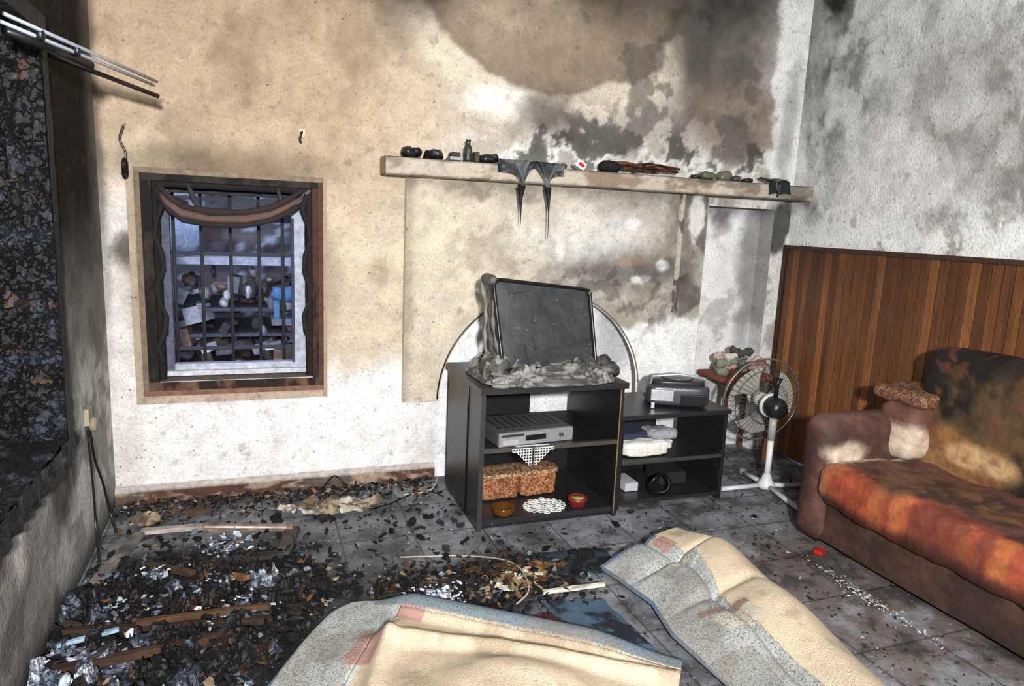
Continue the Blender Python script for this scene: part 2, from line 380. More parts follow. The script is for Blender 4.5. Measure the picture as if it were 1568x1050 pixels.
b=MB()
def bb_col(U,V,X,Y,Z):
    n=fbm(X*9,Z*30,5,91);c=np.zeros(X.shape+(3,))+C(158,138,122)
    c=mix(c,C(84,56,46),ss(.42,.55,n));c=mix(c,C(30,26,24),ss(.5,.6,fbm(X*5,Z*12,5,94))*.7);return mix(c,C(212,206,198),ss(.058,.075,Z)*.7)
b.grid(g(L,.92,220),g(0,1,12),lambda U,V:(U,D-.025-.014*(fbm(U*12,V*3,4,92))*(V<.8)+.02*(V>.95),.085*V+.010*fbm(U*15,V,3,93)),0,bb_col)
b.obj('baseboard_back',[M_trim])

b=MB();y=D-.04;random.seed(8)
while y>YR:
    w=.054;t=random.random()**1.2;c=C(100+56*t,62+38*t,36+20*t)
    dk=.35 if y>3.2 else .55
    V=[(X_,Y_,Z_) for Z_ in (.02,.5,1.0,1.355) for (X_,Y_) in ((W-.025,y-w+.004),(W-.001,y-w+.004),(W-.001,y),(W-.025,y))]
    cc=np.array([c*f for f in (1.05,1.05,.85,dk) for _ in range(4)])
    F=[(4*i+j,4*i+(j+1)%4,4*i+4+(j+1)%4,4*i+4+j) for i in range(3) for j in range(4)]+[(3,2,1,0),(12,13,14,15)]
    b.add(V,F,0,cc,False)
    b.box((W-.018,y-w,.02),(W-.001,y-w+.004,1.355),0,C(40,23,14))
    y-=w
b.box((W-.038,YR+.01,1.355),(W-.001,D-.035,1.38),0,C(60,44,36))
b.box((W-.034,D-.034,.0),(W-.001,D-.002,1.38),0,C(50,32,20))
b.obj('wainscot_panelling',[M_wood],.002)

# ---------------------------------------------------------------- mantel
def mant_col(x,y,z):
    n=fbm(x*6,z*14+y*5,6,101);c=np.zeros(x.shape+(3,))+C(184,174,158)
    c=mix(c,C(116,96,78),ss(.48,.62,n)*.75);c=mix(c,C(50,44,40),ss(.56,.66,fbm(x*3,z*9+y*5,6,103))*.6);return mix(c,C(80,70,62),ss(1.732,1.745,z)*.8)
b=MB();b.grid(g(.60,W-.002,200),g(0,1,36),lambda U,V:(U,np.interp(V,[0,.1,.38,.45,.62,.68,.95,1],[D-.001,D-.16,D-.175,D-.18,D-.18,D-.175,D-.02,D-.001]),np.interp(V,[0,.1,.38,.45,.62,.68,.95,1],[1.655,1.655,1.66,1.668,1.732,1.742,1.745,1.745])+.003*fbm(U*8,V*8,3,2)),0,lambda U,V,X,Y,Z:mant_col(X,Y,Z))
b.box((.60,D-.178,1.66),(.604,D-.001,1.742),0,C(170,156,138))
b.obj('mantel_shelf',[M_plaster])

MZ=1.748
def lump(name,x,y,z,sx,sy,sz,col,mat=M_char,amp=.012,e=.7,seed=0):
    b=MB();b.soft((x-sx/2,y-sy/2,z),(x+sx/2,y+sy/2,z+sz),e,amp,22,0,col,24,36,seed);return b.obj(name,[mat])
lump('burnt_shoe',.74,3.56,MZ,.10,.09,.05,C(24,24,26),M_gloss,.02)
lump('burnt_shoe',.86,3.57,MZ,.09,.09,.045,C(26,26,26),M_gloss,.02,seed=3)
b=MB();b.box((.93,3.52,MZ),(1.0,3.60,MZ+.018),0,C(150,150,152));b.box((.94,3.53,MZ+.018),(.99,3.59,MZ+.04),0,C(46,46,50));b.obj('cassette_case',[M_plain],.004)
b=MB();b.lathe([(.001,0),(.021,0),(.022,.01),(.022,.06),(.019,.075),(.012,.085),(.012,.10),(.015,.105),(.015,.11),(.001,.111)],(1.035,3.56,MZ),0,C(48,56,44));b.obj('glass_bottle',[M_gloss])
b=MB();b.box((1.065,3.53,MZ),(1.09,3.59,MZ+.05),0,C(60,58,40));b.obj('matchbox',[M_plain],.003)
lump('melted_cup',1.145,3.57,MZ,.09,.09,.045,C(30,32,34),M_gloss,.02,seed=5)
b=MB();R=Matrix.Rotation(.5,3,'Y')
b.box((1.64,3.53,MZ+.006),(1.70,3.58,MZ+.046),0,C(235,232,228),R);b.box((1.655,3.527,MZ+.016),(1.69,3.583,MZ+.034),0,C(190,30,36),R);b.obj('cigarette_packet',[M_plain])
b=MB()
for i in range(17):
    x=1.90+random.random()*.30;z=MZ+.012+random.random()*.04;a=random.uniform(-.3,.3);l=random.uniform(.05,.13)
    col=[C(30,26,24),C(88,46,28),C(120,62,36),C(50,34,28),C(20,20,20)][i%5]
    b.tube([(x-l*math.cos(a),3.55+random.uniform(-.04,.04),z-l*math.sin(a)*.2),(x,3.56,z+.008),(x+l*math.cos(a),3.55+random.uniform(-.04,.04),z)],[.006,.011,.006],0,col,7)
b.soft((1.80,3.52,MZ),(1.93,3.60,MZ+.06),.8,.02,22,0,C(26,24,23),20,30,3)
b.obj('charred_sticks',[M_trim])
for i,(x,sx,sz,c) in enumerate([(2.44,.06,.025,C(50,50,40)),(2.52,.09,.04,C(84,92,66)),(2.63,.08,.05,C(96,94,80)),(2.71,.05,.03,C(60,70,58)),(2.80,.05,.02,C(40,40,40)),(1.585,.04,.03,C(60,60,62))]):
    lump('melted_trinket',x,3.57,MZ,sx,.06,sz,c,M_gloss,.016,seed=i)
b=MB()
b.grid(g(0,1,24),g(0,1,24),lambda U,V:(2.90+.15*U+.03*V*np.sin(U*7),np.interp(V,[0,.5,1],[3.60,3.49,3.478])-.006*np.sin(U*18),np.interp(V,[0,.5,1],[MZ+.03,MZ+.012,MZ-.07])+.012*np.sin(U*9)),0,C(22,22,24));b.obj('melted_cloth',[M_gloss])

def dr(U,V):
    x=1.17+.38*U
    lobe=.06+.12*np.exp(-((U-.36)/.1)**2)+.12*np.exp(-((U-.75)/.09)**2)-.035*np.exp(-((U-.55)/.06)**2)
    s=V*(.14+lobe)
    y=np.where(s<.14,3.61-s*.98,3.474-.008*np.sin(U*22+V*3))
    z=np.where(s<.14,MZ+.012+.012*fbm(U*8,V*8,3,3),MZ+.012-(s-.14))
    x=x+ (V>.6)*(V-.6)*.25*(np.exp(-((U-.3)/.12)**2)*.3-np.exp(-((U-.45)/.1)**2)*.3+np.exp(-((U-.68)/.08)**2)*.2-np.exp(-((U-.85)/.1)**2)*.3)
    return x,y-.01*fbm(U*12,V*5,3,8),z
b=MB();b.grid(g(0,1,70),g(0,1,50),dr,0,lambda U,V,X,Y,Z:mix(np.zeros(X.shape+(3,))+C(92,94,96),C(20,20,22),ss(.42,.6,fbm(U*7,V*6,4,77))*.9))
b.tube([(1.305,3.468,1.64),(1.302,3.466,1.57),(1.306,3.466,1.51),(1.307,3.466,1.44)],[.024,.010,.004,.0015],0,C(22,22,24),8)
b.tube([(1.455,3.468,1.64),(1.462,3.466,1.55),(1.465,3.466,1.50),(1.467,3.466,1.37)],[.020,.007,.003,.0015],0,C(24,24,26),8)
b.obj('melted_plastic_drape',[M_silver])

# ---------------------------------------------------------------- window
def rb(b,p0,p1,w,d,col,m=0,seg=40,seed=0,amp=.12):
    pts=[tuple(np.array(p0)*(1-t)+np.array(p1)*t) for t in g(0,1,seg)]
    rr=[w*(1+amp*(float(fbm(t*14,seed*3.1,3,seed))-.5)*2) for t in g(0,1,seg)]
    b.tube(pts,rr,m,col,12,False,d/w)
b=MB()
b.box((-.525,D-.03,1.60),(.315,D-.004,1.625),0,C(132,116,98));b.box((-.525,D-.03,.545),(.315,D-.004,.57),0,C(126,94,76))
b.box((-.525,D-.03,.57),(-.50,D-.004,1.60),0,C(120,104,88));b.box((.29,D-.03,.57),(.315,D-.004,1.60),0,C(80,58,46))
def fr_grid(x0,x1,z0,z1,c1,c2,seed):
    b.grid(g(x0,x1,max(6,int((x1-x0)/.008))),g(z0,z1,max(6,int((z1-z0)/.008))),lambda U,V:(U,D-.022-.006*fbm(U*18,V*18,4,seed),V),0,lambda U,V,X,Y,Z:mix(np.zeros(X.shape+(3,))+c1,c2,ss(.45,.58,fbm(X*14,Z*5,5,seed))))
fr_grid(-.50,.29,1.57,1.60,C(48,42,38),C(26,23,22),1);fr_grid(-.50,.29,.57,.612,C(96,72,58),C(40,30,26),2)
fr_grid(-.50,-.455,.61,1.57,C(52,44,38),C(24,22,21),3);fr_grid(.262,.29,.61,1.57,C(70,46,38),C(30,24,22),4)
b.box((-.462,D-.022,.60),(-.455,D+.002,1.57),0,C(24,22,21));b.box((.262,D-.022,.60),(.268,D+.002,1.57),0,C(24,22,21))
rb(b,(-.445,D+.01,.62),(-.445,D+.01,1.57),.018,.02,C(26,23,23),0,50,1)
rb(b,(.250,D+.01,.62),(.250,D+.01,1.57),.020,.022,C(32,24,22),0,50,2)
rb(b,(-.46,D+.01,1.560),(.26,D+.01,1.560),.014,.02,C(30,26,25),0,50,3)
BL=C(180,186,202)
y0,y1=D+.12,D+.17
b.box((-.46,y0,.61),(-.40,y1,1.57),0,C(90,94,110));b.box((.17,y0,.67),(.27,y1,1.50),0,BL);b.box((-.40,y0,.61),(.27,y1,.67),0,BL);b.box((-.40,y0,1.52),(.27,y1,1.57),0,C(50,50,56))
b.box((.165,y0-.02,.67),(.18,y0,1.42),0,C(60,66,86));b.box((-.44,y0-.03,.615),(.24,y0,.64),0,C(205,205,210))
b.box((-.56,D-.006,.50),(-.525,D-.001,1.64),2,C(172,156,136));b.box((-.525,D-.008,.50),(.315,D-.001,.545),2,C(186,166,148));b.box((.315,D-.006,.50),(.335,D-.001,1.64),2,C(170,146,124))
b.obj('window_1',[M_trim,M_char,M_plaster],.002)
b=MB()
for x in (-.40,-.27,-.13,.01,.13): b.tube([(x,D+.29,.60),(x,D+.29,1.58)],.009,0,C(44,44,52),8)
for z in (.72,1.22,1.50): b.box((-.46,D+.285,z-.01),(.27,D+.295,z+.01),0,C(48,52,66))
b.obj('window_bars',[M_plain])
b=MB()
sw=[(-.42,3.63,1.52),(-.38,3.61,1.47),(-.32,3.60,1.425),(-.2,3.59,1.405),(-.05,3.59,1.41),(.06,3.60,1.435),(.14,3.61,1.475),(.22,3.63,1.53)]
b.tube(sw,[.012,.026,.036,.032,.036,.03,.024,.012],0,C(98,76,70),12,False,.6)
b.tube([(p[0],p[1]-.015,p[2]+.03) for p in sw],[.01,.014,.012,.02,.014,.016,.014,.01],0,C(48,38,36),8)
b.tube([(p[0],p[1]-.015,p[2]-.03) for p in sw],[.01,.012,.016,.012,.014,.012,.014,.01],0,C(40,34,34),8)
for k,(a0,a1) in enumerate([((-.44,3.66,1.55),(-.30,3.64,1.47)),((.25,3.66,1.56),(.12,3.64,1.47)),((-.30,3.65,1.56),(-.24,3.64,1.44)),((.10,3.65,1.56),(.14,3.64,1.44))]):
    b.tube([a0,tuple((np.array(a0)+np.array(a1))/2+np.array((0,-.01,-.02))),a1],[.018,.028,.014],0,[C(40,34,34),C(110,112,120)][k%2] if k<2 else C(58,56,64),8,False,.5)
for sx,xx in ((1,-.44),(-1,.245)):
    pts=[(xx+sx*.02*math.sin(k*1.7)+sx*.012,3.62+.01*math.sin(k),1.54-k*.075) for k in range(12 if sx>0 else 11)]
    b.tube(pts,[.017+.005*math.sin(k*2.3) for k in range(len(pts))],0,C(34,30,30),10,False,.6)
b.obj('burnt_curtain',[M_cloth])

# outside yard
b=MB();b.grid(g(-6,6,60),g(4.05,12,50),lambda U,V:(U,V,-.35+.1*fbm(U*2,V*2,4,3)),0,C(130,130,140));b.obj('yard_ground',[M_plain])
def yw(U,V,X,Y,Z):
    n=fbm(X*3,Z*3,5,201);n2=fbm(X*9,Z*9,4,202)
    c=np.zeros(X.shape+(3,))+C(110,104,108);c=mix(c,C(190,196,215),ss(.55,.62,n2));c=mix(c,C(66,52,48),ss(.5,.6,n)*.8);return c
b=MB();b.grid(g(-4,4,120),g(-.3,3.2,80),lambda U,V:(U,8.2+0*U,V),0,yw);b.obj('neighbour_wall',[M_plain])
b=MB();random.seed(3)
pal=[C(104,84,76),C(176,180,194),C(116,116,126),C(70,66,72),C(128,108,98),C(216,220,230),C(88,84,88),C(92,72,66)]
for i in range(330):
    x=random.uniform(-1.35,1.0);y=random.uniform(5.9,7.3);h=random.uniform(.02,.16);zz=random.choice([-.25,-.1,0,.11,.2,.3,.41,.5,.63,.7,.8])
    w=random.uniform(.03,.17);R=Matrix.Rotation(random.uniform(-.5,.5),3,'Z')@Matrix.Rotation(random.uniform(-.5,.5),3,'Y')
    if random.random()<.4: b.box((x,y,zz),(x+w,y+.2,zz+h),0,random.choice(pal),R)
    else: b.soft((x,y,zz),(x+w,y+.2,zz+h*.9),.9,.035,16,0,random.choice(pal),10,14,i%9)
for z in (.08,.38,.6,1.0): b.box((-1.4,6.3,z),(1.1,7.3,z+.03),0,C(90,92,106))
b.soft((-1.0,5.9,1.05),(-.45,7,1.38),.7,.05,7,0,C(176,190,212),24,36)
b.soft((.10,5.8,.74),(.40,6.1,.84),.8,.04,14,0,C(84,126,176),24,36);b.box((.12,5.85,.55),(.16,5.9,.75),0,C(84,126,176));b.box((.32,5.85,.55),(.36,5.9,.75),0,C(84,126,176))
b.soft((-.7,5.4,-.25),(-.3,5.9,.12),.9,.08,9,0,C(214,216,226),24,36,4)
b.box((-1.4,6.8,1.35),(1.2,7.6,1.42),0,C(50,52,66));b.box((-1.4,6.2,1.0),(1.2,6.4,1.06),0,C(170,176,196));b.box((.1,5.8,.55),(.5,6.1,.6),0,C(120,126,140))
b.obj('yard_clutter',[M_trim])

# ---------------------------------------------------------------- tv stand
K=C(26,26,28);K2=C(34,34,36)
b=MB()
x0,x1,y0,y1,h=.95,1.69,2.92,3.50,.70
b.box((x0,y0,.0),(x0+.022,y1,h-.03),0,K);b.box((x1-.022,y0,.0),(x1,y1,h-.03),0,K)
b.box((x0-.012,y0-.02,h-.03),(x1+.012,y1+.005,h),0,K2)
b.box((x0+.022,y0+.01,.025),(x1-.022,y1,.05),0,K2);b.box((x0+.022,y0+.03,0),(x1-.022,y0+.045,.025),0,K)
b.box((x0+.022,y0+.02,.385),(x1-.022,y1-.02,.405),0,K)
b.box((x0+.022,y1-.012,.05),(x1-.022,y1,.40),0,K);b.box((x0+.022,y1-.012,.40),(1.42,y1,h-.03),0,K)
b.box((x0+.022,y0-.003,.385),(x1-.022,y0+.02,.405),0,C(64,60,56));b.box((x0-.002,y0-.003,0),(x0+.022,y0-.0005,h-.03),0,C(48,48,50))
b.tube([(x0-.003,y0+.2,.02),(x0-.003,y0+.2,.66)],.004,0,C(8,8,8),6)
b.box((x1-.022,y0-.003,.02),(x1-.015,y0-.0005,h-.03),0,C(120,94,66))
b.obj('tv_stand',[M_black],.003)
b=MB()
u0,u1,v0,v1,hh=1.72,2.37,2.98,3.42,.51
b.box((u0-.01,v0-.015,hh-.025),(u1+.01,v1,hh),0,K2)
b.box((u0,v0,0),(u0+.02,v1,hh-.025),0,K);b.box((u1-.02,v0,0),(u1,v1,hh-.025),0,K)
b.box((u0+.02,v0+.01,.24),(u1-.02,v1,.26),0,K);b.box((u0+.02,v0+.01,.02),(u1-.02,v1,.04),0,K2)
b.box((u0+.02,v0-.002,.24),(u1-.02,v0+.01,.26),0,C(56,54,52));b.box((u0+.02,v1-.012,.26),(2.20,v1,.40),0,K);b.box((u0+.02,v1-.012,.04),(u1-.02,v1,.12),0,K)
b.obj('side_shelf_unit',[M_black],.003)

# television
BLc=np.array((1.055,2.95,.765));BRc=np.array((1.560,2.97,.775));TRc=np.array((1.548,3.07,1.145));TLc=np.array((1.022,3.06,1.195))
nrm=np.cross(TLc-BLc,BRc-BLc);nrm/=np.linalg.norm(nrm)
if nrm[1]<0: nrm=-nrm
seg=96
def ring(sc,dep,wob=0,sd=0,ex=.10,drop=0):
    out=[]
    for k in range(seg):
        a=2*math.pi*k/seg;c,s_=math.cos(a),math.sin(a)
        u=math.copysign(abs(c)**ex,c)*sc;v=math.copysign(abs(s_)**ex,s_)*sc
        w=wob*(float(fbm(c*3+sd,s_*3+sd,3,sd))-.5)*2
        u+=w*c;v+=w*s_
        u=(u+1)/2;v=(v+1)/2
        p=(BLc*(1-u)+BRc*u)*(1-v)+(TLc*(1-u)+TRc*u)*v
        p=p+nrm*dep+np.array((0,0,-drop));out.append(p)
    return out
b=MB()
rings=[ring(.92,.010),ring(.935,.002),ring(.955,-.003,.0),ring(.985,-.003,.015,1),ring(1.0,.006,.02,1),ring(1.02,.03,.03,2),ring(1.02,.06,.03,3),ring(.98,.12,.03,4),ring(.80,.25,.05,5,.3,.03),ring(.62,.36,.04,6,.4,.06),ring(.3,.38,.02,7,.4,.06)]
cols=[C(22,22,23)]*4+[C(42,42,44)]*2+[C(84,84,84)]*2+[C(60,60,62)]*3
V=np.concatenate(rings);F=[]
for i in range(len(rings)-1):
    for k in range(seg):F.append((i*seg+k,i*seg+(k+1)%seg,(i+1)*seg+(k+1)%seg,(i+1)*seg+k))
F.append(tuple(range((len(rings)-1)*seg,len(rings)*seg)))
b.add(V,F,0,np.repeat(np.array(cols),seg,axis=0))
rs=[ring(.925*t,.010-.012*(1-t*t),0,0,.10+.5*(1-t)) for t in (1,.85,.7,.5,.3,.12,.02)]
V=np.concatenate(rs);F=[(i*seg+k,i*seg+(k+1)%seg,(i+1)*seg+(k+1)%seg,(i+1)*seg+k) for i in range(len(rs)-1) for k in range(seg)]
F.append(tuple(range((len(rs)-1)*seg,len(rs)*seg)))
b.add(V,F,1,C(50,52,54))
def cr(lo,hi,c1,seed,e=.8):
    b.soft(lo,hi,e,.035,18,2,lambda x,y,z:mix(np.zeros(x.shape+(3,))+c1,C(50,48,46),ss(.42,.56,fbm(x*26+z*10,y*26+z*20,4,seed))*.85),50,70,seed)
for j in range(3):
    pts=[(1.026-.008*j+.018*(1-t)+.008*math.sin(t*9+j),3.03+.045*j-.05*(1-t)+.04*t,.76+t*.42+.006*math.sin(t*14+j)) for t in g(0,1,34)]
    b.tube(pts,[.008+.0045*math.sin(t*27+j*2) for t in g(0,1,34)],2,[C(104,100,94),C(74,72,68),C(130,126,118)][j],10)
b.soft((1.0,3.03,1.155),(1.05,3.2,1.205),.7,.012,20,2,C(92,90,86),20,30,3)
def sk(U,V):
    a=U*2*math.pi;r=.70+.42*V
    cx,cy=1.32,3.15
    e=.5
    X=cx+.31*r*np.sign(np.cos(a))*np.abs(np.cos(a))**e;Y=cy+.235*r*np.sign(np.sin(a))*np.abs(np.sin(a))**e
    n=fbm(np.cos(a)*5+3,np.sin(a)*5+V*3,4,301);n2=vn(np.cos(a)*14,np.sin(a)*14+V*6,302)
    Z=.70+.06*(1-V)**.8+.05*n*(1-V**3)+.03*n2*(1-V**2)+.004
    Y=Y-.02*n2;X=X+.03*(n-.5)*np.cos(a)
    return X,Y,np.maximum(Z,.704)
b.grid(g(0,1,260),g(0,1,34),sk,2,lambda U,V,X,Y,Z:mix(np.zeros(X.shape+(3,))+C(142,139,134),C(46,44,43),ss(.42,.58,fbm(X*24,Y*24+Z*26,5,303))*.85))
for j,(z,y) in enumerate([(.728,2.925),(.75,2.935),(.715,2.912)]):
    pts=[(1.0+.62*t,y+.012*math.sin(t*20+j),z+.010*math.sin(t*13+j*2)) for t in g(0,1,50)]
    b.tube(pts,[.008+.005*math.sin(t*31+j*3) for t in g(0,1,50)],2,C(120,118,114),8)
cr((.985,2.94,.70),(1.10,3.14,.84),C(140,136,130),5);cr((1.50,2.93,.70),(1.69,3.16,.80),C(86,84,82),7);cr((1.20,2.92,.70),(1.40,3.0,.75),C(130,127,122),11)
b.obj('melted_television',[M_gloss,M_screen,M_silver])

b=MB();b.M=Matrix.Translation((1.23,3.1,.407))@Matrix.Rotation(math.radians(6),4,'Z')
SV=C(176,178,182)
b.box((-.20,-.13,.0),(.20,.14,.065),0,C(120,121,124));b.box((-.20,-.15,.0),(.20,-.13,.066),0,SV)
b.box((-.06,-.153,.02),(.05,-.15,.046),1,C(14,14,16));b.box((-.19,-.152,.045),(-.07,-.15,.058),1,C(50,52,56))
b.box((-.18,-.155,.008),(-.10,-.15,.03),0,C(214,214,216));b.lathe([(.001,0),(.012,0),(.012,.012),(.001,.012)],(.13,-.16,.03),0,C(90,90,94))
for k in range(9): b.box((-.17+k*.04,-.09,.065),(-.15+k*.04,.10,.068),0,C(90,90,92))
b.obj('dvd_player',[M_metal,M_gloss],.002)

def lace(b,cx,cy,cz,R):
    for rr,n in ((R*.25,6),(R*.5,10),(R*.75,14),(R*.95,18)):
        for k in range(n):
            a=2*math.pi*k/n;px,py=rr*math.cos(a),rr*math.sin(a);q=R*.15
            P=[(cx+px+q*math.cos(t),cy+(py+q*math.sin(t))*.8,cz+.003*math.sin(px*90)) for t in g(0,2*math.pi,11)[:-1]]
            b.tube(P,.003,0,C(225,225,222),5,True)
b=MB();lace(b,1.33,3.01,.057,.10);b.obj('lace_doily',[M_cloth])
b=MB()
for i in range(6):
    w=.085*(1-i/6.0)
    for k in range(int(w/.012)+1):
        for s_ in (-1,1):
            x=1.215+s_*k*.014;P=[(x+.008*math.cos(t),2.912,.392-i*.014+.008*math.sin(t)) for t in g(0,2*math.pi,9)[:-1]]
            b.tube(P,.0025,0,C(238,238,234),5,True)
b.grid(g(0,1,10),g(0,1,6),lambda U,V:(1.13+.17*U,2.915+.02*V,.408+0*U),0,C(235,235,232))
b.obj('lace_runner',[M_cloth])
b=MB();b.M=Matrix.Translation((1.245,3.22,.052))@Matrix.Rotation(.03,4,'Z')
b.soft((-.22,-.08,0),(-.005,.08,.125),.22,.008,12,0,C(166,112,74),30,44,2);b.soft((.005,-.08,0),(.21,.08,.125),.22,.008,12,0,C(174,118,78),30,44,4)
b.soft((-.225,-.09,.115),(.225,.07,.142),.4,.010,12,0,C(186,150,112),30,60,6)
b.obj('ornate_cushion',[M_orn])
b=MB();b.lathe([(.001,0),(.045,0),(.052,.01),(.055,.04),(.05,.042),(.044,.015),(.001,.012)],(1.10,2.98,.052),0,C(84,50,20));b.obj('amber_ashtray',[M_glassy])
b=MB();b.lathe([(.001,0),(.045,0),(.047,.03),(.05,.032),(.05,.045),(.04,.046),(.038,.038),(.001,.036)],(1.50,2.985,.052),0,C(120,40,38));b.lathe([(.001,0),(.036,0),(.036,.004),(.001,.005)],(1.50,2.985,.090),0,C(170,156,90));b.obj('round_tin',[M_gloss])

b=MB();b.M=Matrix.Translation((2.14,3.15,hh+.002))@Matrix.Rotation(math.radians(-24),4,'Z')
b.soft((-.17,-.11,.0),(.17,.13,.12),.35,0,5,0,C(84,86,92),30,60)
b.soft((-.15,-.09,.105),(.15,.11,.145),.55,0,5,1,C(44,44,48),24,50)
b.box((-.15,-.125,.035),(-.03,-.10,.095),0,C(190,192,196));b.box((.01,-.122,.02),(.14,-.10,.075),1,C(24,24,26))
b.lathe([(.001,0),(.085,0),(.09,.008),(.001,.010)],(0,0,.142),0,C(120,122,124))
b.tube([(-.15,-.05,.10),(-.14,-.06,.155),(0,-.07,.175),(.14,-.06,.155),(.15,-.05,.10)],.008,0,C(190,192,195),8)
b.box((-.15,-.155,-.0),(-.13,-.13,.03),0,C(190,190,194))
b.obj('portable_radio',[M_metal,M_gloss],.003)
b=MB();b.soft((1.77,3.02,.261),(2.06,3.28,.31),.4,.01,14,0,C(216,210,202),30,50,1);b.soft((1.79,3.03,.29),(2.10,3.26,.335),.5,.015,14,0,C(224,222,216),30,50,2);b.soft((1.78,3.10,.325),(2.10,3.3,.37),.5,.015,14,0,C(44,52,72),30,50,3);b.soft((1.95,3.05,.335),(2.12,3.2,.385),.6,.02,14,0,C(150,150,156),30,50,4);b.obj('folded_clothes',[M_cloth])
b=MB();b.tube([(2.0+.06*math.cos(t),3.02+.01*math.sin(t*2),.105+.05*math.sin(t)) for t in g(0,2*math.pi,30)[:-1]],.010,0,C(16,16,18),8,True);b.obj('headphone_band',[M_gloss])
b=MB();b.box((1.84,3.1,.042),(1.92,3.25,.09),0,C(180,180,184));b.box((2.08,3.14,.042),(2.25,3.3,.11),0,C(30,30,34));b.obj('cardboard_box',[M_plain],.004)

# ---------------------------------------------------------------- fan
b=MB();hub=Vector((2.725,3.15,.50));ang=math.radians(84);d=Vector((math.cos(ang),math.sin(ang),0.08)).normalized()
X=d.cross(Vector((0,0,1))).normalized();Z=X.cross(d)
def fp(r,a,o): return tuple(hub+X*(r*math.cos(a))+Z*(r*math.sin(a))+d*o)
GR=C(84,82,78);RR=.245
for side in (-1,1):
    for k in range(44):
        a=2*math.pi*k/44
        b.tube([fp(.045,a,side*.075),fp(.12,a,side*.078),fp(.2,a+.08,side*.055),fp(RR,a+.1,side*.008)],.0013,0,GR,4)
    for r,o in((.045,.075),(.12,.078),(.2,.055)):
        b.tube([fp(r,a,side*o) for a in g(0,2*math.pi,37)[:-1]],.002,0,GR,5,True)
b.tube([fp(RR,a,0) for a in g(0,2*math.pi,49)[:-1]],.006,0,C(130,126,118),6,True)
for k in range(3):
    a0=k*2*math.pi/3+.3
    b.grid(g(0,1,10),g(0,1,8),lambda U,V:tuple(np.array(hub)[i]+(np.array(X)[i]*np.cos(a0+(V-.5)*(.5+.9*U))+np.array(Z)[i]*np.sin(a0+(V-.5)*(.5+.9*U)))*(.04+.165*U)+np.array(d)[i]*(.03*(V-.5)) for i in range(3)),1,C(150,148,140))
b.tube([fp(0,0,-.03),fp(0,0,.03)],.045,1,C(200,198,190),20)
b.tube([fp(0,0,.075),fp(0,0,.085)],.045,1,C(210,210,205),24)
b.tube([fp(0,0,-.075),fp(0,0,-.10),fp(0,0,-.16),fp(0,0,-.19),fp(0,0,-.20)],[.05,.062,.06,.045,.02],1,C(30,30,32),20)
b.tube([fp(0,0,-.078),fp(0,0,-.105)],.070,1,C(200,198,192),20)
mp=hub-d*.13
b.tube([mp+Vector((0,0,.05)),mp+Vector((.0,0,.13)),mp+Vector((.01,0,.17))],[.014,.012,.024],1,C(24,24,26),10)
b.tube([mp+Vector((0,0,-.04)),(mp.x,mp.y,.30)],.022,1,C(150,150,148),14);b.tube([(mp.x,mp.y,.30),(mp.x,mp.y,.05)],.017,1,C(210,210,206),14)
b.lathe([(.001,.02),(.05,.02),(.05,.04),(.03,.07),(.02,.10),(.001,.10)],(mp.x,mp.y,0),1,C(210,210,206),24)
for a,l in ((math.radians(172),.30),(math.radians(-8),.22),(math.radians(82),.25),(math.radians(262),.36)):
    e=Vector((mp.x+l*math.cos(a),mp.y+l*math.sin(a),.018));b.tube([(mp.x,mp.y,.035),e],.018,1,C(190,195,200),8,False,.7)
    b.soft((e.x-.022,e.y-.022,.001),(e.x+.022,e.y+.022,.04),.7,0,5,1,C(120,120,122),10,14)
b.obj('pedestal_fan',[M_metal,M_gloss])

b=MB();b.box((2.68,3.42,.53),(3.08,3.72,.56),0,C(120,66,48))
for x in(2.70,3.04):
    for y in(3.44,3.68): b.box((x,y,0),(x+.025,y+.025,.53),0,C(96,58,40))
b.obj('wooden_stool',[M_plain],.004)
b=MB();random.seed(12)
for i in range(18):
    x=2.70+random.random()*.27;y=3.46+random.random()*.12;z=.565+random.random()*.16;s_=random.uniform(.05,.10)
    b.soft((x-.02,y-.03,z if z>.59 else .562),(x+s_,y+s_*.6,z+s_*.7),.9,.04,18,0,[C(196,170,162),C(120,126,108),C(200,196,186),C(170,132,126),C(128,128,122),C(66,66,64)][i%6],20,30,i)
b.obj('laundry_pile',[M_cloth])

# ---------------------------------------------------------------- sofa
def arm_col(x,y,z):
    n=fbm(x*5+z*3,y*5+z*4,6,401);c=np.zeros(x.shape+(3,))+C(92,62,55)
    c=mix(c,C(54,38,35),ss(.43,.6,n)*.65);c=mix(c,C(124,94,84),blob(x,y,2.6,2.42,.22,.05,.6,.6,6,2)*ss(.55,.6,z)*.5)
    c=mix(c,C(196,180,160),ss(2.39,2.37,y)*blob(x,z,2.55,.46,.10,.07,.25,.5,9,402)*.95)
    return c
def seat_col(x,y,z):
    n=fbm(x*4,y*4,6,411);n2=fbm(x*12,y*12,5,412)
    c=np.zeros(x.shape+(3,))+C(98,66,53)
    c=mix(c,C(56,42,37),ss(.42,.56,n)*.85)
    c=mix(c,C(120,84,54),ss(.5,.6,n2)*.5)
    fr=ss(2.52,2.44,x+(n-.5)*.25)
    c=mix(c,C(154,72,48),fr*.9);c=mix(c,C(176,108,60),fr*ss(.5,.58,n2)*.55);c=mix(c,C(76,42,36),fr*ss(.52,.42,n)*.65)
    c=mix(c,C(66,38,32),fr*ss(.32,.27,z+(n-.5)*.06)*.9)
    c=mix(c,C(204,188,166),blob(x,y,2.72,2.33,.26,.05,.3,.5,8,413)*.85)
    return c
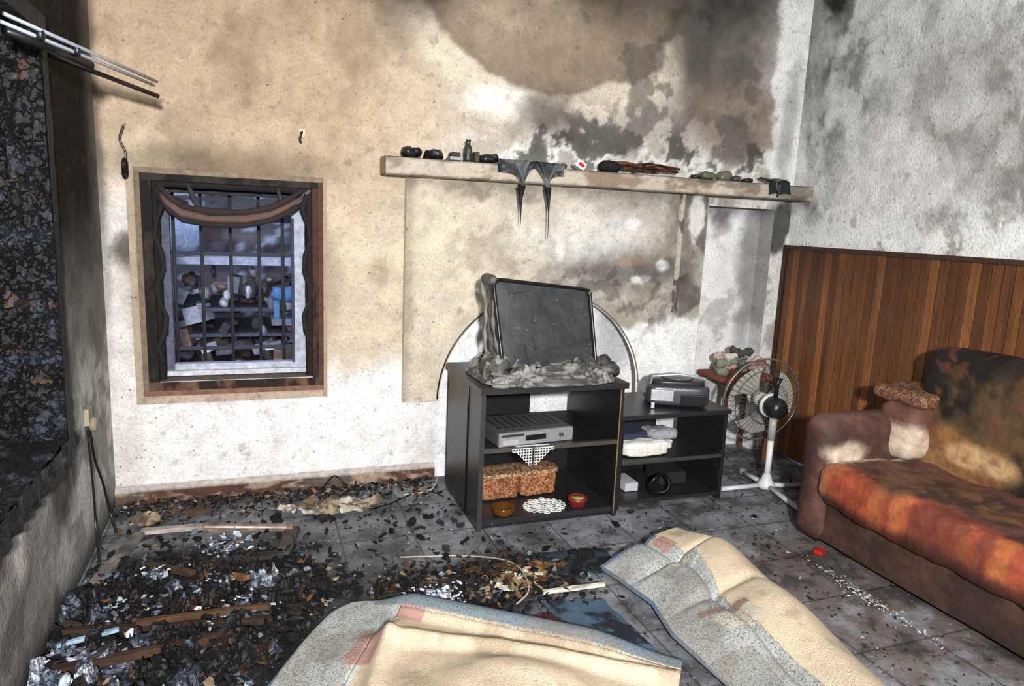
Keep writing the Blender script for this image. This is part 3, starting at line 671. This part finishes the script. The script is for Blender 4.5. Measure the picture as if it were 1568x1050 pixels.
def back_sc(x,y,z):
    n=fbm(y*3,z*3,6,421);n2=fbm(y*10,z*10,5,422)
    c=np.zeros(x.shape+(3,))+C(84,66,44);c=mix(c,C(28,25,22),ss(.42,.54,n))
    c=mix(c,C(24,21,20),ss(.84,.92,z)*.85)
    c=mix(c,C(140,100,60),blob(y,z,2.1,.52,.30,.10,.3,.7,5,423)*.85);c=mix(c,C(190,156,114),blob(y,z,2.0,.52,.16,.05,.3,.6,6,424)*.8)
    c=mix(c,C(104,62,42),ss(.56,.62,n2)*.5)
    return c
b=MB()
b.cushion((2.46,.52,.03),(3.19,2.46,.27),.03,.004,5,0,lambda x,y,z:mix(np.zeros(x.shape+(3,))+C(76,54,46),C(46,34,30),ss(.45,.6,fbm(y*5,z*9,5,3))*.7),.03)
b.cushion((2.40,.62,.22),(3.02,2.375,.43),.07,.025,5,0,seat_col,.014,1)
b.cushion((2.90,.6,.30),(3.18,2.33,.97),.10,.03,4,0,back_sc,.016,2)
b.cushion((2.42,2.335,.02),(3.17,2.51,.63),.075,.012,5,0,arm_col,.016,3)
b.cushion((2.42,.42,.02),(3.17,.60,.63),.075,.012,5,0,arm_col,.03,4)
b.cushion((2.80,2.22,.42),(3.10,2.45,.70),.07,.02,7,0,lambda x,y,z:mix(np.zeros(x.shape+(3,))+C(98,66,56),C(200,182,160),blob(x+0*y,z,2.82,.50,.10,.09,.3,.5,8,9)),.018,5)
b.cushion((2.82,2.20,.685),(3.12,2.50,.755),.03,.012,14,1,C(132,98,74),.016,6)
for y in(.5,2.44): b.box((2.5,y-.03,0),(2.56,y+.03,.04),0,C(30,20,16))
b.obj('scorched_sofa',[M_leather,M_orn])
b=MB();b.box((2.395,2.28,.004),(2.44,2.32,.022),0,C(170,40,30),Matrix.Rotation(.4,3,'Z'));b.obj('red_plastic_shard',[M_gloss])

# ---------------------------------------------------------------- rug
CR=C(208,190,164);SP=C(172,175,171);BLU=C(112,140,170);PK=C(180,142,132)
c0=np.array((.30,2.49));av=np.array((-.54,-.84));bv=np.array((.81,-.585))
def rgA(U,V):
    s=U*1.7;t=V*1.25
    x=c0[0]+av[0]*s+bv[0]*t;y=c0[1]+av[1]*s+bv[1]*t
    rc=np.exp(-(s/.08)**2-(t/.08)**2)
    y=y-rc*.05
    h=.035+.10*ss(.04,.40,s)*ss(.12,.50,t)*(1-.3*ss(.8,1.2,t))+.05*ss(.10,.02,s)*ss(.10,.3,t)*ss(1.25,.9,t)+.035*np.sin(t*8+s*4)*ss(.12,.4,s)*ss(.1,.4,t)
    h=h-.03*ss(.03,0,t)-.022*ss(.025,0,s)*ss(.3,.0,t)
    h=h+.045*np.exp(-((s-.30+.12*t)/.035)**2)*ss(.15,.4,t)+.03*np.exp(-((t-.27-.15*s)/.03)**2)*ss(.05,.2,s)
    h=h+.03*(fbm(x*4,y*4,3,5)-.5)*ss(0,.2,s)
    x=x-.025*np.sin(s*5)
    return x,y,np.maximum(h,.010)
def rgAc(U,V,X,Y,Z):
    s=U*1.7;t=V*1.25
    c=np.zeros(X.shape+(3,))+CR
    c=np.where((t<.25+.015*np.sin(s*9))[...,None],SP,c)
    c=np.where((t<.016)[...,None],BLU,c);c=np.where(((t>.25)&(t<.275)&(s>.1))[...,None],C(206,210,206),c)
    c=np.where((((s>.22)&(s<.40))&((t>.20)&(t<.30)))[...,None],PK,c)
    c=np.where(((s<.055)&(t>.14))[...,None],C(120,132,138),c);c=np.where(((s<.018))[...,None],C(92,112,134),c)
    c=np.where(((s<.10)&(s>.055)&(abs(t-.30)<.05))[...,None],PK,c)
    return mix(c,C(128,110,90),ss(.50,.66,fbm(s*7,t*7,6,6))*.45)
b=MB()
bandA=lambda u,v:(v*1.25<.25 or u*1.7<.055)
b.grid(g(0,1,180),g(0,1,160),rgA,0,rgAc,bandA);b.grid(g(0,1,180),g(0,1,160),rgA,1,rgAc,lambda u,v:not bandA(u,v))
Lx=lambda V:np.interp(V,[0,.3,.5,.75,1],[1.34,1.40,1.36,1.38,1.25]);Ly=lambda V:np.interp(V,[0,.3,.5,.75,1],[2.43,2.1,1.9,1.62,.9])
Cx=lambda V:np.interp(V,[0,.25,.6,1],[1.74,1.80,1.74,1.55]);Cy=lambda V:np.interp(V,[0,.25,.6,1],[2.47,2.25,1.72,.9])
Rx=lambda V:np.interp(V,[0,.25,.6,1],[1.90,1.97,1.92,1.75]);Ry=lambda V:np.interp(V,[0,.25,.6,1],[2.45,2.2,1.7,.9])
def rgB(U,V):
    k=np.clip(U/.7,0,1);q=np.clip((U-.7)/.3,0,1)
    x=Lx(V)*(1-k)+Cx(V)*k+q*(Rx(V)-Cx(V));y=Ly(V)*(1-k)+Cy(V)*k+q*(Ry(V)-Cy(V))
    h=.02+.14*np.sin(np.clip(k,0,1)*math.pi/2)**1.3*(1-q**1.5)+.014*np.sin(V*22+U*3)*np.sin(U*math.pi)+.015*np.sin(U*9)*(1-U)
    h=h-.03*np.exp(-((V-.17-.05*U)/.018)**2)*np.sin(np.clip(U*1.3,0,1)*math.pi)-.02*np.exp(-((V-.42)/.02)**2)*np.sin(U*math.pi)
    h=h-.025*np.exp(-((U-.40)/.04)**2)
    return x,y,np.maximum(h*(.75+.25*ss(0,.15,V)),.012)
def rgBc(U,V,X,Y,Z):
    c=np.zeros(X.shape+(3,))+CR;m=U<.46+.03*np.sin(V*9)
    c=np.where(m[...,None],SP,c)
    c=np.where(((U<.025))[...,None],C(96,116,134),c);c=np.where(((V<.02)&(U<.5))[...,None],C(96,116,134),c)
    c=np.where(((abs(U-.47)<.05)&(V>.03)&(V<.13))[...,None],PK,c)
    c=np.where(((abs(U-.42)<.10)&(abs(V-.22)<.04))[...,None],C(176,174,160),c)
    c=np.where(((abs(np.hypot((U-.42)/.11,(V-.23)/.045)-1)<.12))[...,None],C(210,208,202),c)
    c=np.where(((U>.2)&(U<.5)&(abs(V-.50-.1*(U-.3))<.014))[...,None],C(150,118,116),c)
    c=np.where(((U>.25)&(U<.50)&(V>.53)&(V<.60))[...,None],C(196,188,170),c)
    c=np.where(((U>.02)&(U<.3)&(V>.66))[...,None],C(150,150,144),c)
    return mix(c,C(128,110,90),ss(.50,.66,fbm(X*7,Y*7,6,7))*.45)
bandB=lambda u,v:u<.46+.03*math.sin(v*9)
b.grid(g(0,1,140),g(0,1,180),rgB,0,rgBc,bandB);b.grid(g(0,1,140),g(0,1,180),rgB,1,rgBc,lambda u,v:not bandB(u,v))
ob=b.obj('rumpled_rug',[M_rug,M_speck]);so=ob.modifiers.new('thick','SOLIDIFY');so.thickness=.008;so.offset=-1
def frag(b,pts,z,c,seed):
    p=np.array(pts,float)
    def fn(U,V):
        U2=U+.10*(fbm(V*8,seed,4,seed)-.5);V2=V+.16*(fbm(U*8,seed,4,seed+3)-.5)
        x=(p[0,0]*(1-U2)+p[1,0]*U2)*(1-V2)+(p[3,0]*(1-U2)+p[2,0]*U2)*V2
        y=(p[0,1]*(1-U2)+p[1,1]*U2)*(1-V2)+(p[3,1]*(1-U2)+p[2,1]*U2)*V2
        return x,y,z+.02*fbm(x*9,y*9,3,seed)
    def cf(U,V,X,Y,Z):
        n=fbm(X*9,Y*9,5,seed);return mix(np.zeros(X.shape+(3,))+c,C(14,16,20),ss(.46,.56,n)*.85)
    b.grid(g(0,1,50),g(0,1,50),fn,0,cf)
b=MB();frag(b,[(1.0,2.25),(1.24,2.20),(1.27,1.80),(1.02,1.86)],.012,C(70,92,112),1)
frag(b,[(.90,2.14),(1.0,2.14),(1.0,2.0),(.90,2.0)],.025,C(130,56,46),2)
frag(b,[(1.12,2.62),(1.45,2.58),(1.42,2.38),(1.15,2.42)],.008,C(46,60,72),3)
ob=b.obj('burnt_rug_fragment',[M_rug]);so=ob.modifiers.new('thick','SOLIDIFY');so.thickness=.006;so.offset=1

# ---------------------------------------------------------------- debris
def inrug(x,y):
    p=np.array((x,y))-c0;s=p@av;t=p@bv
    return (s>-.02 and t>-.02 and t<1.27) or (1.30<x<2.0 and y<2.5)
inst=lambda x,y:(.93<x<1.71 and y>2.88) or (1.7<x<2.4 and y>2.95) or (x>2.36 and y<2.53) or x<L+.03 or x>W-.05 or y>D-.045 or inrug(x,y)
DB=MB()
def shards(n,reg,sz,pal,zmax=.03,m=0,seed=0):
    r=random.Random(seed)
    for i in range(n):
        x,y=reg(r)
        if inst(x,y): continue
        s=r.uniform(*sz)*(1 if r.random()>.12 else 1.6);z=r.uniform(0,zmax)
        R=Matrix.Rotation(r.uniform(0,6.3),3,'Z')@Matrix.Rotation(r.uniform(-.6,.6),3,'X')@Matrix.Rotation(r.uniform(-.5,.5),3,'Y')
        V=[];k=r.choice([4,5,6]);asp=r.uniform(.3,1)
        for zz in(0,1):
            for j in range(k):
                a=2*math.pi*j/k+r.uniform(-.2,.2);q=s*r.uniform(.5,1.15)
                V.append(tuple(R@Vector((q*math.cos(a)*1.3,q*math.sin(a)*asp,zz*s*r.uniform(.15,.7)))+Vector((x,y,z+.004))))
        F=[tuple(range(k))[::-1],tuple(range(k,2*k))]+[(j,(j+1)%k,k+(j+1)%k,k+j) for j in range(k)]
        V=[(a,bb,max(cz,.001)) for a,bb,cz in V]
        DB.add(V,F,m,r.choice(pal),False)
BL1=[C(12,12,13),C(20,20,21),C(30,29,29),C(44,44,46),C(18,16,15)]
ASH=[C(120,128,144),C(160,168,182),C(86,92,106),C(196,202,210),C(66,70,80)]
BRN=[C(70,48,32),C(50,36,28),C(104,74,46),C(130,112,90)]
shards(2200,lambda r:(r.uniform(L,3.0),r.uniform(1.3,3.62)),(.003,.008),BL1+[C(90,92,96)],.005,0,1)
shards(900,lambda r:(r.uniform(L,3.0),r.uniform(1.5,3.6)),(.002,.005),ASH,.005,0,2)
shards(130,lambda r:(r.gauss(.6,.5),r.uniform(2.5,3.3)),(.010,.024),BL1,.012,0,12)
shards(2400,lambda r:(r.gauss(-.24,.25),r.gauss(2.38,.34)),(.005,.020),BL1*5+ASH[:1]+ASH[2:3]+BRN,.06,0,3)
for q,(cx,cy) in enumerate([(-.12,2.36),(-.05,2.45),(-.45,2.5),(-.38,2.72),(-.15,2.62),(-.5,2.25),(-.15,2.95)]):
    shards(160,lambda r:(cx+r.gauss(0,.055),cy+r.gauss(0,.04)),(.003,.012),ASH+ASH[3:4]*(2 if q==0 else 0),.085,0,40+q)
shards(1300,lambda r:(r.gauss(.72,.28),r.gauss(2.42,.11)),(.005,.016),BL1*4+BRN+ASH[:1],.04,0,5)
shards(300,lambda r:(.62+r.gauss(0,.05),2.36+r.gauss(0,.035)),(.004,.013),ASH+[C(220,222,226)]*3,.05,0,6)
shards(110,lambda r:(.95+r.gauss(0,.05),2.40+r.gauss(0,.03)),(.008,.02),[C(180,174,160),C(150,132,104),C(120,96,66)],.04,0,26)
shards(900,lambda r:(r.uniform(L,.9),D-.05-abs(r.gauss(0,.12))),(.004,.014),BL1*2+BRN+[C(160,150,140)],.02,0,7)
shards(200,lambda r:(2.31+r.gauss(0,.02),r.gauss(1.95,.14)),(.002,.006),[C(200,202,204),C(170,170,170)],.003,0,8)
def rugout(U,V):
    s=(U-c0[0])*av[0]+(V-c0[1])*av[1];t=(U-c0[0])*bv[0]+(V-c0[1])*bv[1]
    return 1-ss(-.10,.0,t)*ss(-.08,.0,s)
def heapz(U,V):
    m=np.clip(blob(U,V,-.3,2.32,.52,.62,.6,.4,4,9),0,1)*rugout(U,V)
    return -.015+m*(.02+.085*fbm(U*12,V*12,6,3)+.05*ss(.5,.6,fbm(U*22,V*22,4,4)))
def heapc(U,V,X,Y,Z):
    n=fbm(X*7,Y*7,6,19);n2=fbm(X*16,Y*16,5,29)
    c=np.zeros(X.shape+(3,))+C(15,15,16);c=mix(c,C(60,44,32),ss(.54,.6,n2)*.7);c=mix(c,C(84,92,110),ss(.55,.63,n)*.75);return mix(c,C(186,194,206),ss(.62,.67,n)*ss(.45,.55,n2)*.9)
DB.grid(g(-.66,.35,240),g(1.7,2.98,280),lambda U,V:(U,V,heapz(U,V)),1,heapc)
def heap2(U,V):
    m=np.clip(blob(U,V,.72,2.43,.5,.13,.5,.6,5,39),0,1)*rugout(U,V);return -.012+m*(.01+.05*fbm(U*14,V*14,6,43))
DB.grid(g(.2,1.25,200),g(2.25,2.62,80),lambda U,V:(U,V,heap2(U,V)),1,lambda U,V,X,Y,Z:mix(mix(np.zeros(X.shape+(3,))+C(18,17,17),C(84,60,40),ss(.52,.6,fbm(X*12,Y*12,5,44))*.8),C(150,140,124),ss(.58,.64,fbm(X*9,Y*9,5,45))*.7))
DB.obj('burnt_debris',[M_trim,M_char])
b=MB()
def plank(p0,p1,w,t,c,m=0):
    p0=Vector(p0);p1=Vector(p1);d_=(p1-p0).normalized();s_=d_.cross(Vector((0,0,1))).normalized()*w/2;u=Vector((0,0,t))
    n=8;V=[];
    for i in range(n+1):
        q=p0.lerp(p1,i/n);k=random.uniform(.8,1.05)
        V+=[q-s_*k,q+s_*k,q+s_*k+u,q-s_*k+u]
    F=[(0,1,2,3),(4*n+3,4*n+2,4*n+1,4*n)]+[(4*i+j,4*i+4+j,4*i+4+(j+1)%4,4*i+(j+1)%4) for i in range(n) for j in range(4)]
    cc=np.array([c*(.35+.9*random.random()) for i in range(n+1) for _ in range(4)])
    b.add([tuple(v) for v in V],F,m,cc,False)
plank((-.50,3.18,.04),(-.60,2.78,.03),.05,.02,C(120,112,106));plank((-.50,3.20,.04),(-.25,3.19,.04),.04,.02,C(170,160,152))
plank((-.25,3.18,.04),(.13,3.08,.04),.045,.02,C(150,124,108));plank((-.24,3.15,.062),(.10,3.055,.062),.014,.006,C(235,230,220))
plank((.13,3.09,.03),(.08,2.86,.03),.06,.02,C(80,72,66));plank((-.45,2.83,.03),(.08,2.86,.03),.05,.02,C(60,54,50))
plank((-.62,2.35,.06),(-.45,2.38,.07),.02,.012,C(150,180,200));plank((-.40,2.38,.08),(.02,2.37,.08),.025,.02,C(84,58,38));plank((-.62,2.44,.05),(.0,2.30,.07),.03,.02,C(50,38,30))
plank((-.42,2.85,.05),(-.25,2.66,.09),.03,.02,C(74,54,38));plank((-.14,2.70,.05),(-.06,2.55,.10),.03,.02,C(150,104,66))
plank((-.6,2.2,.06),(-.1,2.24,.07),.03,.025,C(64,44,32))
b.obj('broken_wooden_frame',[M_trim],.002)
b=MB();plank((1.02,2.28,.03),(1.28,2.26,.035),.02,.012,C(214,206,190));b.obj('wooden_slat',[M_plain])
b=MB();random.seed(21)
def paper(x,y,z,s,c,seed):
    R=Matrix.Rotation(random.uniform(0,3),3,'Z')
    def fn(U,V):
        a=(U-.5)*s*1.5;bb=(V-.5)*s;cs=R[0][0];sn=R[1][0]
        e=1-.35*fbm(U*4,V*4,3,seed)
        return x+(a*cs-bb*sn)*e,y+(a*sn+bb*cs)*e,z+.035*s/.1*fbm(U*3,V*3,3,seed)
    b.grid(g(0,1,14),g(0,1,12),fn,0,lambda U,V,X,Y,Z:mix(np.zeros(X.shape+(3,))+c,C(50,38,28),ss(.5,.62,fbm(U*3,V*3,5,seed+5))*.8))
for i in range(12):
    paper(.30+random.gauss(0,.10),3.32+random.gauss(0,.06),.006+i*.002,random.uniform(.06,.14),random.choice([C(176,160,134),C(206,198,184),C(150,128,98),C(120,100,80)]),i)
paper(-.50,3.38,.01,.14,C(170,150,124),31);paper(-.3,3.42,.01,.1,C(80,60,48),32)
b.obj('scorched_papers',[M_plain])
b=MB();random.seed(22)
for i in range(16):
    paper(.98+random.gauss(0,.10),2.42+random.gauss(0,.05),.02+random.random()*.03,random.uniform(.03,.07),random.choice([C(120,84,50),C(96,68,44),C(140,116,80),C(70,46,30)]),i+50)
b.obj('charred_cardboard',[M_trim])
def cable(name,pts,r,c):
    P=[Vector(p) for p in pts];out=[]
    for i in range(len(P)-1):
        a=P[max(i-1,0)];p=P[i];q=P[i+1];e=P[min(i+2,len(P)-1)]
        for k in range(8):
            t=k/8;out.append(.5*((2*p)+(-a+q)*t+(2*a-5*p+4*q-e)*t*t+(-a+3*p-3*q+e)*t**3))
    out.append(P[-1]);b=MB();b.tube(out,r,0,c,6);return b.obj(name,[M_gloss])
cable('power_cable',[(.30,3.58,.02),(.36,3.55,.10),(.42,3.5,.04),(.34,3.4,.012),(.55,3.3,.012),(.8,3.45,.012),(.9,3.35,.012)],.004,C(16,16,16))
cable('power_cable',[(.93,3.60,.02),(.85,3.45,.012),(.70,3.42,.012)],.005,C(180,176,166))
cable('power_cable',[(.55,2.75,.012),(.85,2.68,.012),(.98,2.5,.05),(.97,2.3,.05),(.9,2.25,.02)],.004,C(150,140,130))
cable('power_cable',[(L+.012,3.15,.58),(L+.015,3.2,.40),(L+.02,3.3,.25),(L+.03,3.35,.10),(L+.06,3.3,.012)],.006,C(26,26,26))
cable('power_cable',[(L+.012,3.12,.56),(L+.015,3.14,.30),(L+.02,3.12,.12),(L+.05,3.0,.012)],.005,C(26,26,26))
b=MB();b.box((L+.001,3.12,.56),(L+.02,3.19,.63),0,C(150,142,122));b.soft((L+.01,3.13,.53),(L+.045,3.17,.59),.8,.006,30,0,C(130,120,96),20,30);b.obj('power_socket',[M_plain],.003)

# charred window frame on left wall
b=MB()
def char_face(fn,us,vs,seed):
    def f2(U,V):
        x,y,z=fn(U,V);q=.018*np.floor(4*vn(U*34,V*11,seed))/4+.010*fbm(U*60,V*40,4,seed)
        return x+q*.3,y-q,z
    b.grid(us,vs,f2,0,lambda U,V,X,Y,Z:mix(mix(np.zeros(X.shape+(3,))+C(20,21,24),C(48,54,66),ss(.54,.68,fbm(U*12,V*12,5,seed))*.7),C(84,62,50),ss(.69,.73,fbm(U*9,V*16,5,seed+1))*.7))
char_face(lambda U,V:(U,2.83+0*U,V),g(L-.32,L-.035,70),g(.62,2.02,300),3)
char_face(lambda U,V:(U,2.80+0*U,V),g(L-.10,L+.015,30),g(.60,2.05,300),7)
b.grid(g(2.80,2.872,8),g(.60,2.05,120),lambda U,V:(L+.016+.006*fbm(U*30,V*30,3,2),U,V),0,C(20,20,22))
def sill(U,V): return L-.25+.27*U+.0*V,V,.60+.02*np.floor(4*vn(U*10,V*22,5))/4+.012*fbm(U*20,V*40,4,5)
b.grid(g(0,1,30),g(1.2,2.87,240),sill,0,lambda U,V,X,Y,Z:mix(np.zeros(X.shape+(3,))+C(20,20,22),C(70,76,88),ss(.57,.68,fbm(U*6,V*14,5,8))*.7))
b.grid(g(1.2,2.87,240),g(.53,.62,12),lambda U,V:(L+.015+.018*vn(U*22,V*20,6)+.01*fbm(U*50,V*50,3,5),U,V),0,lambda U,V,X,Y,Z:mix(np.zeros(X.shape+(3,))+C(20,20,22),C(80,86,98),ss(.60,.70,fbm(U*12,V*12,5,8))*.7))
b.box((L-.04,1.2,2.0),(L+.02,2.87,2.06),0,C(18,18,19));b.box((L-.30,2.30,.60),(L-.26,2.34,2.02),0,C(22,22,24))
b.obj('window_2',[M_char])
b=MB()
p0=Vector((L+.01,2.45,1.955));p1=Vector((-.343,3.0,1.90));
for o in (-.010,.010):
    b.tube([p0+Vector((o*.6,-o*.4,o)),p1+Vector((o*.6,-o*.4,o*.6))],.006,0,C(190,200,212),8)
for t in (.2,.42): 
    q=p0.lerp(p1,t);b.soft((q.x-.012,q.y-.012,q.z-.02),(q.x+.012,q.y+.012,q.z+.02),.8,.004,40,0,C(40,44,50),12,16)
b.tube([p0+Vector((0,.02,-.03)),p0.lerp(p1,.5)+Vector((0,.02,-.03))],.014,1,C(18,18,20),8)
b.tube([(L+.01,2.93,1.95),(-.36,3.22,1.885)],.009,1,C(40,32,26),8)
b.obj('curtain_rail',[M_metal,M_gloss])
cable('hanging_wire',[(-.555,3.65,1.80),(-.57,3.64,1.74),(-.55,3.645,1.68),(-.56,3.64,1.62)],.006,C(66,52,40))
lump('burnt_wire_lump',-.556,3.645,1.57,.025,.025,.09,C(34,28,24),M_char,.006)
b=MB();b.tube([(.22,3.668,1.84),(.215,3.64,1.835),(.205,3.635,1.80),(.212,3.63,1.785)],.006,0,C(70,62,54),8);b.box((.205,3.655,1.815),(.232,3.669,1.85),0,C(90,80,70));b.obj('wall_hook',[M_metal])

# ---------------------------------------------------------------- light & camera
def area(name,loc,tgt,size,e,col=(1,1,1)):
    l=bpy.data.lights.new(name,'AREA');l.shape='DISK';l.size=size;l.energy=e;l.color=col
    o=bpy.data.objects.new(name,l);bpy.context.collection.objects.link(o);o.location=loc
    o.rotation_euler=(Vector(tgt)-Vector(loc)).to_track_quat('-Z','Y').to_euler();return o
area('camera_flash',(-.02,-.9,1.80),(1.3,3.67,1.6),.16,300,(1,.99,.985))
area('ceiling_fill',(1.2,.6,2.92),(1.4,2.8,1.0),2.0,50,(.96,.98,1))  # soft fill lamp added under the ceiling to even out the flash falloff
w=bpy.data.worlds.new('world');bpy.context.scene.world=w;w.use_nodes=True
w.node_tree.nodes['Background'].inputs[0].default_value=(.62,.72,1.0,1);w.node_tree.nodes['Background'].inputs[1].default_value=1.5
f=1060.0
cd=bpy.data.cameras.new('camera');cd.sensor_width=36;cd.lens=36*f/1568;cd.clip_start=.02
cam=bpy.data.objects.new('camera',cd);bpy.context.collection.objects.link(cam)
R=Matrix.Rotation(math.radians(-20.4),3,'Z')@Matrix.Rotation(math.pi/2-math.radians(9.9),3,'X')@Matrix.Rotation(math.radians(2.5),3,'Z')
cam.matrix_world=Matrix.Translation((0,0,1.45))@R.to_4x4()
bpy.context.scene.camera=cam
bpy.context.scene.view_settings.view_transform='Standard'
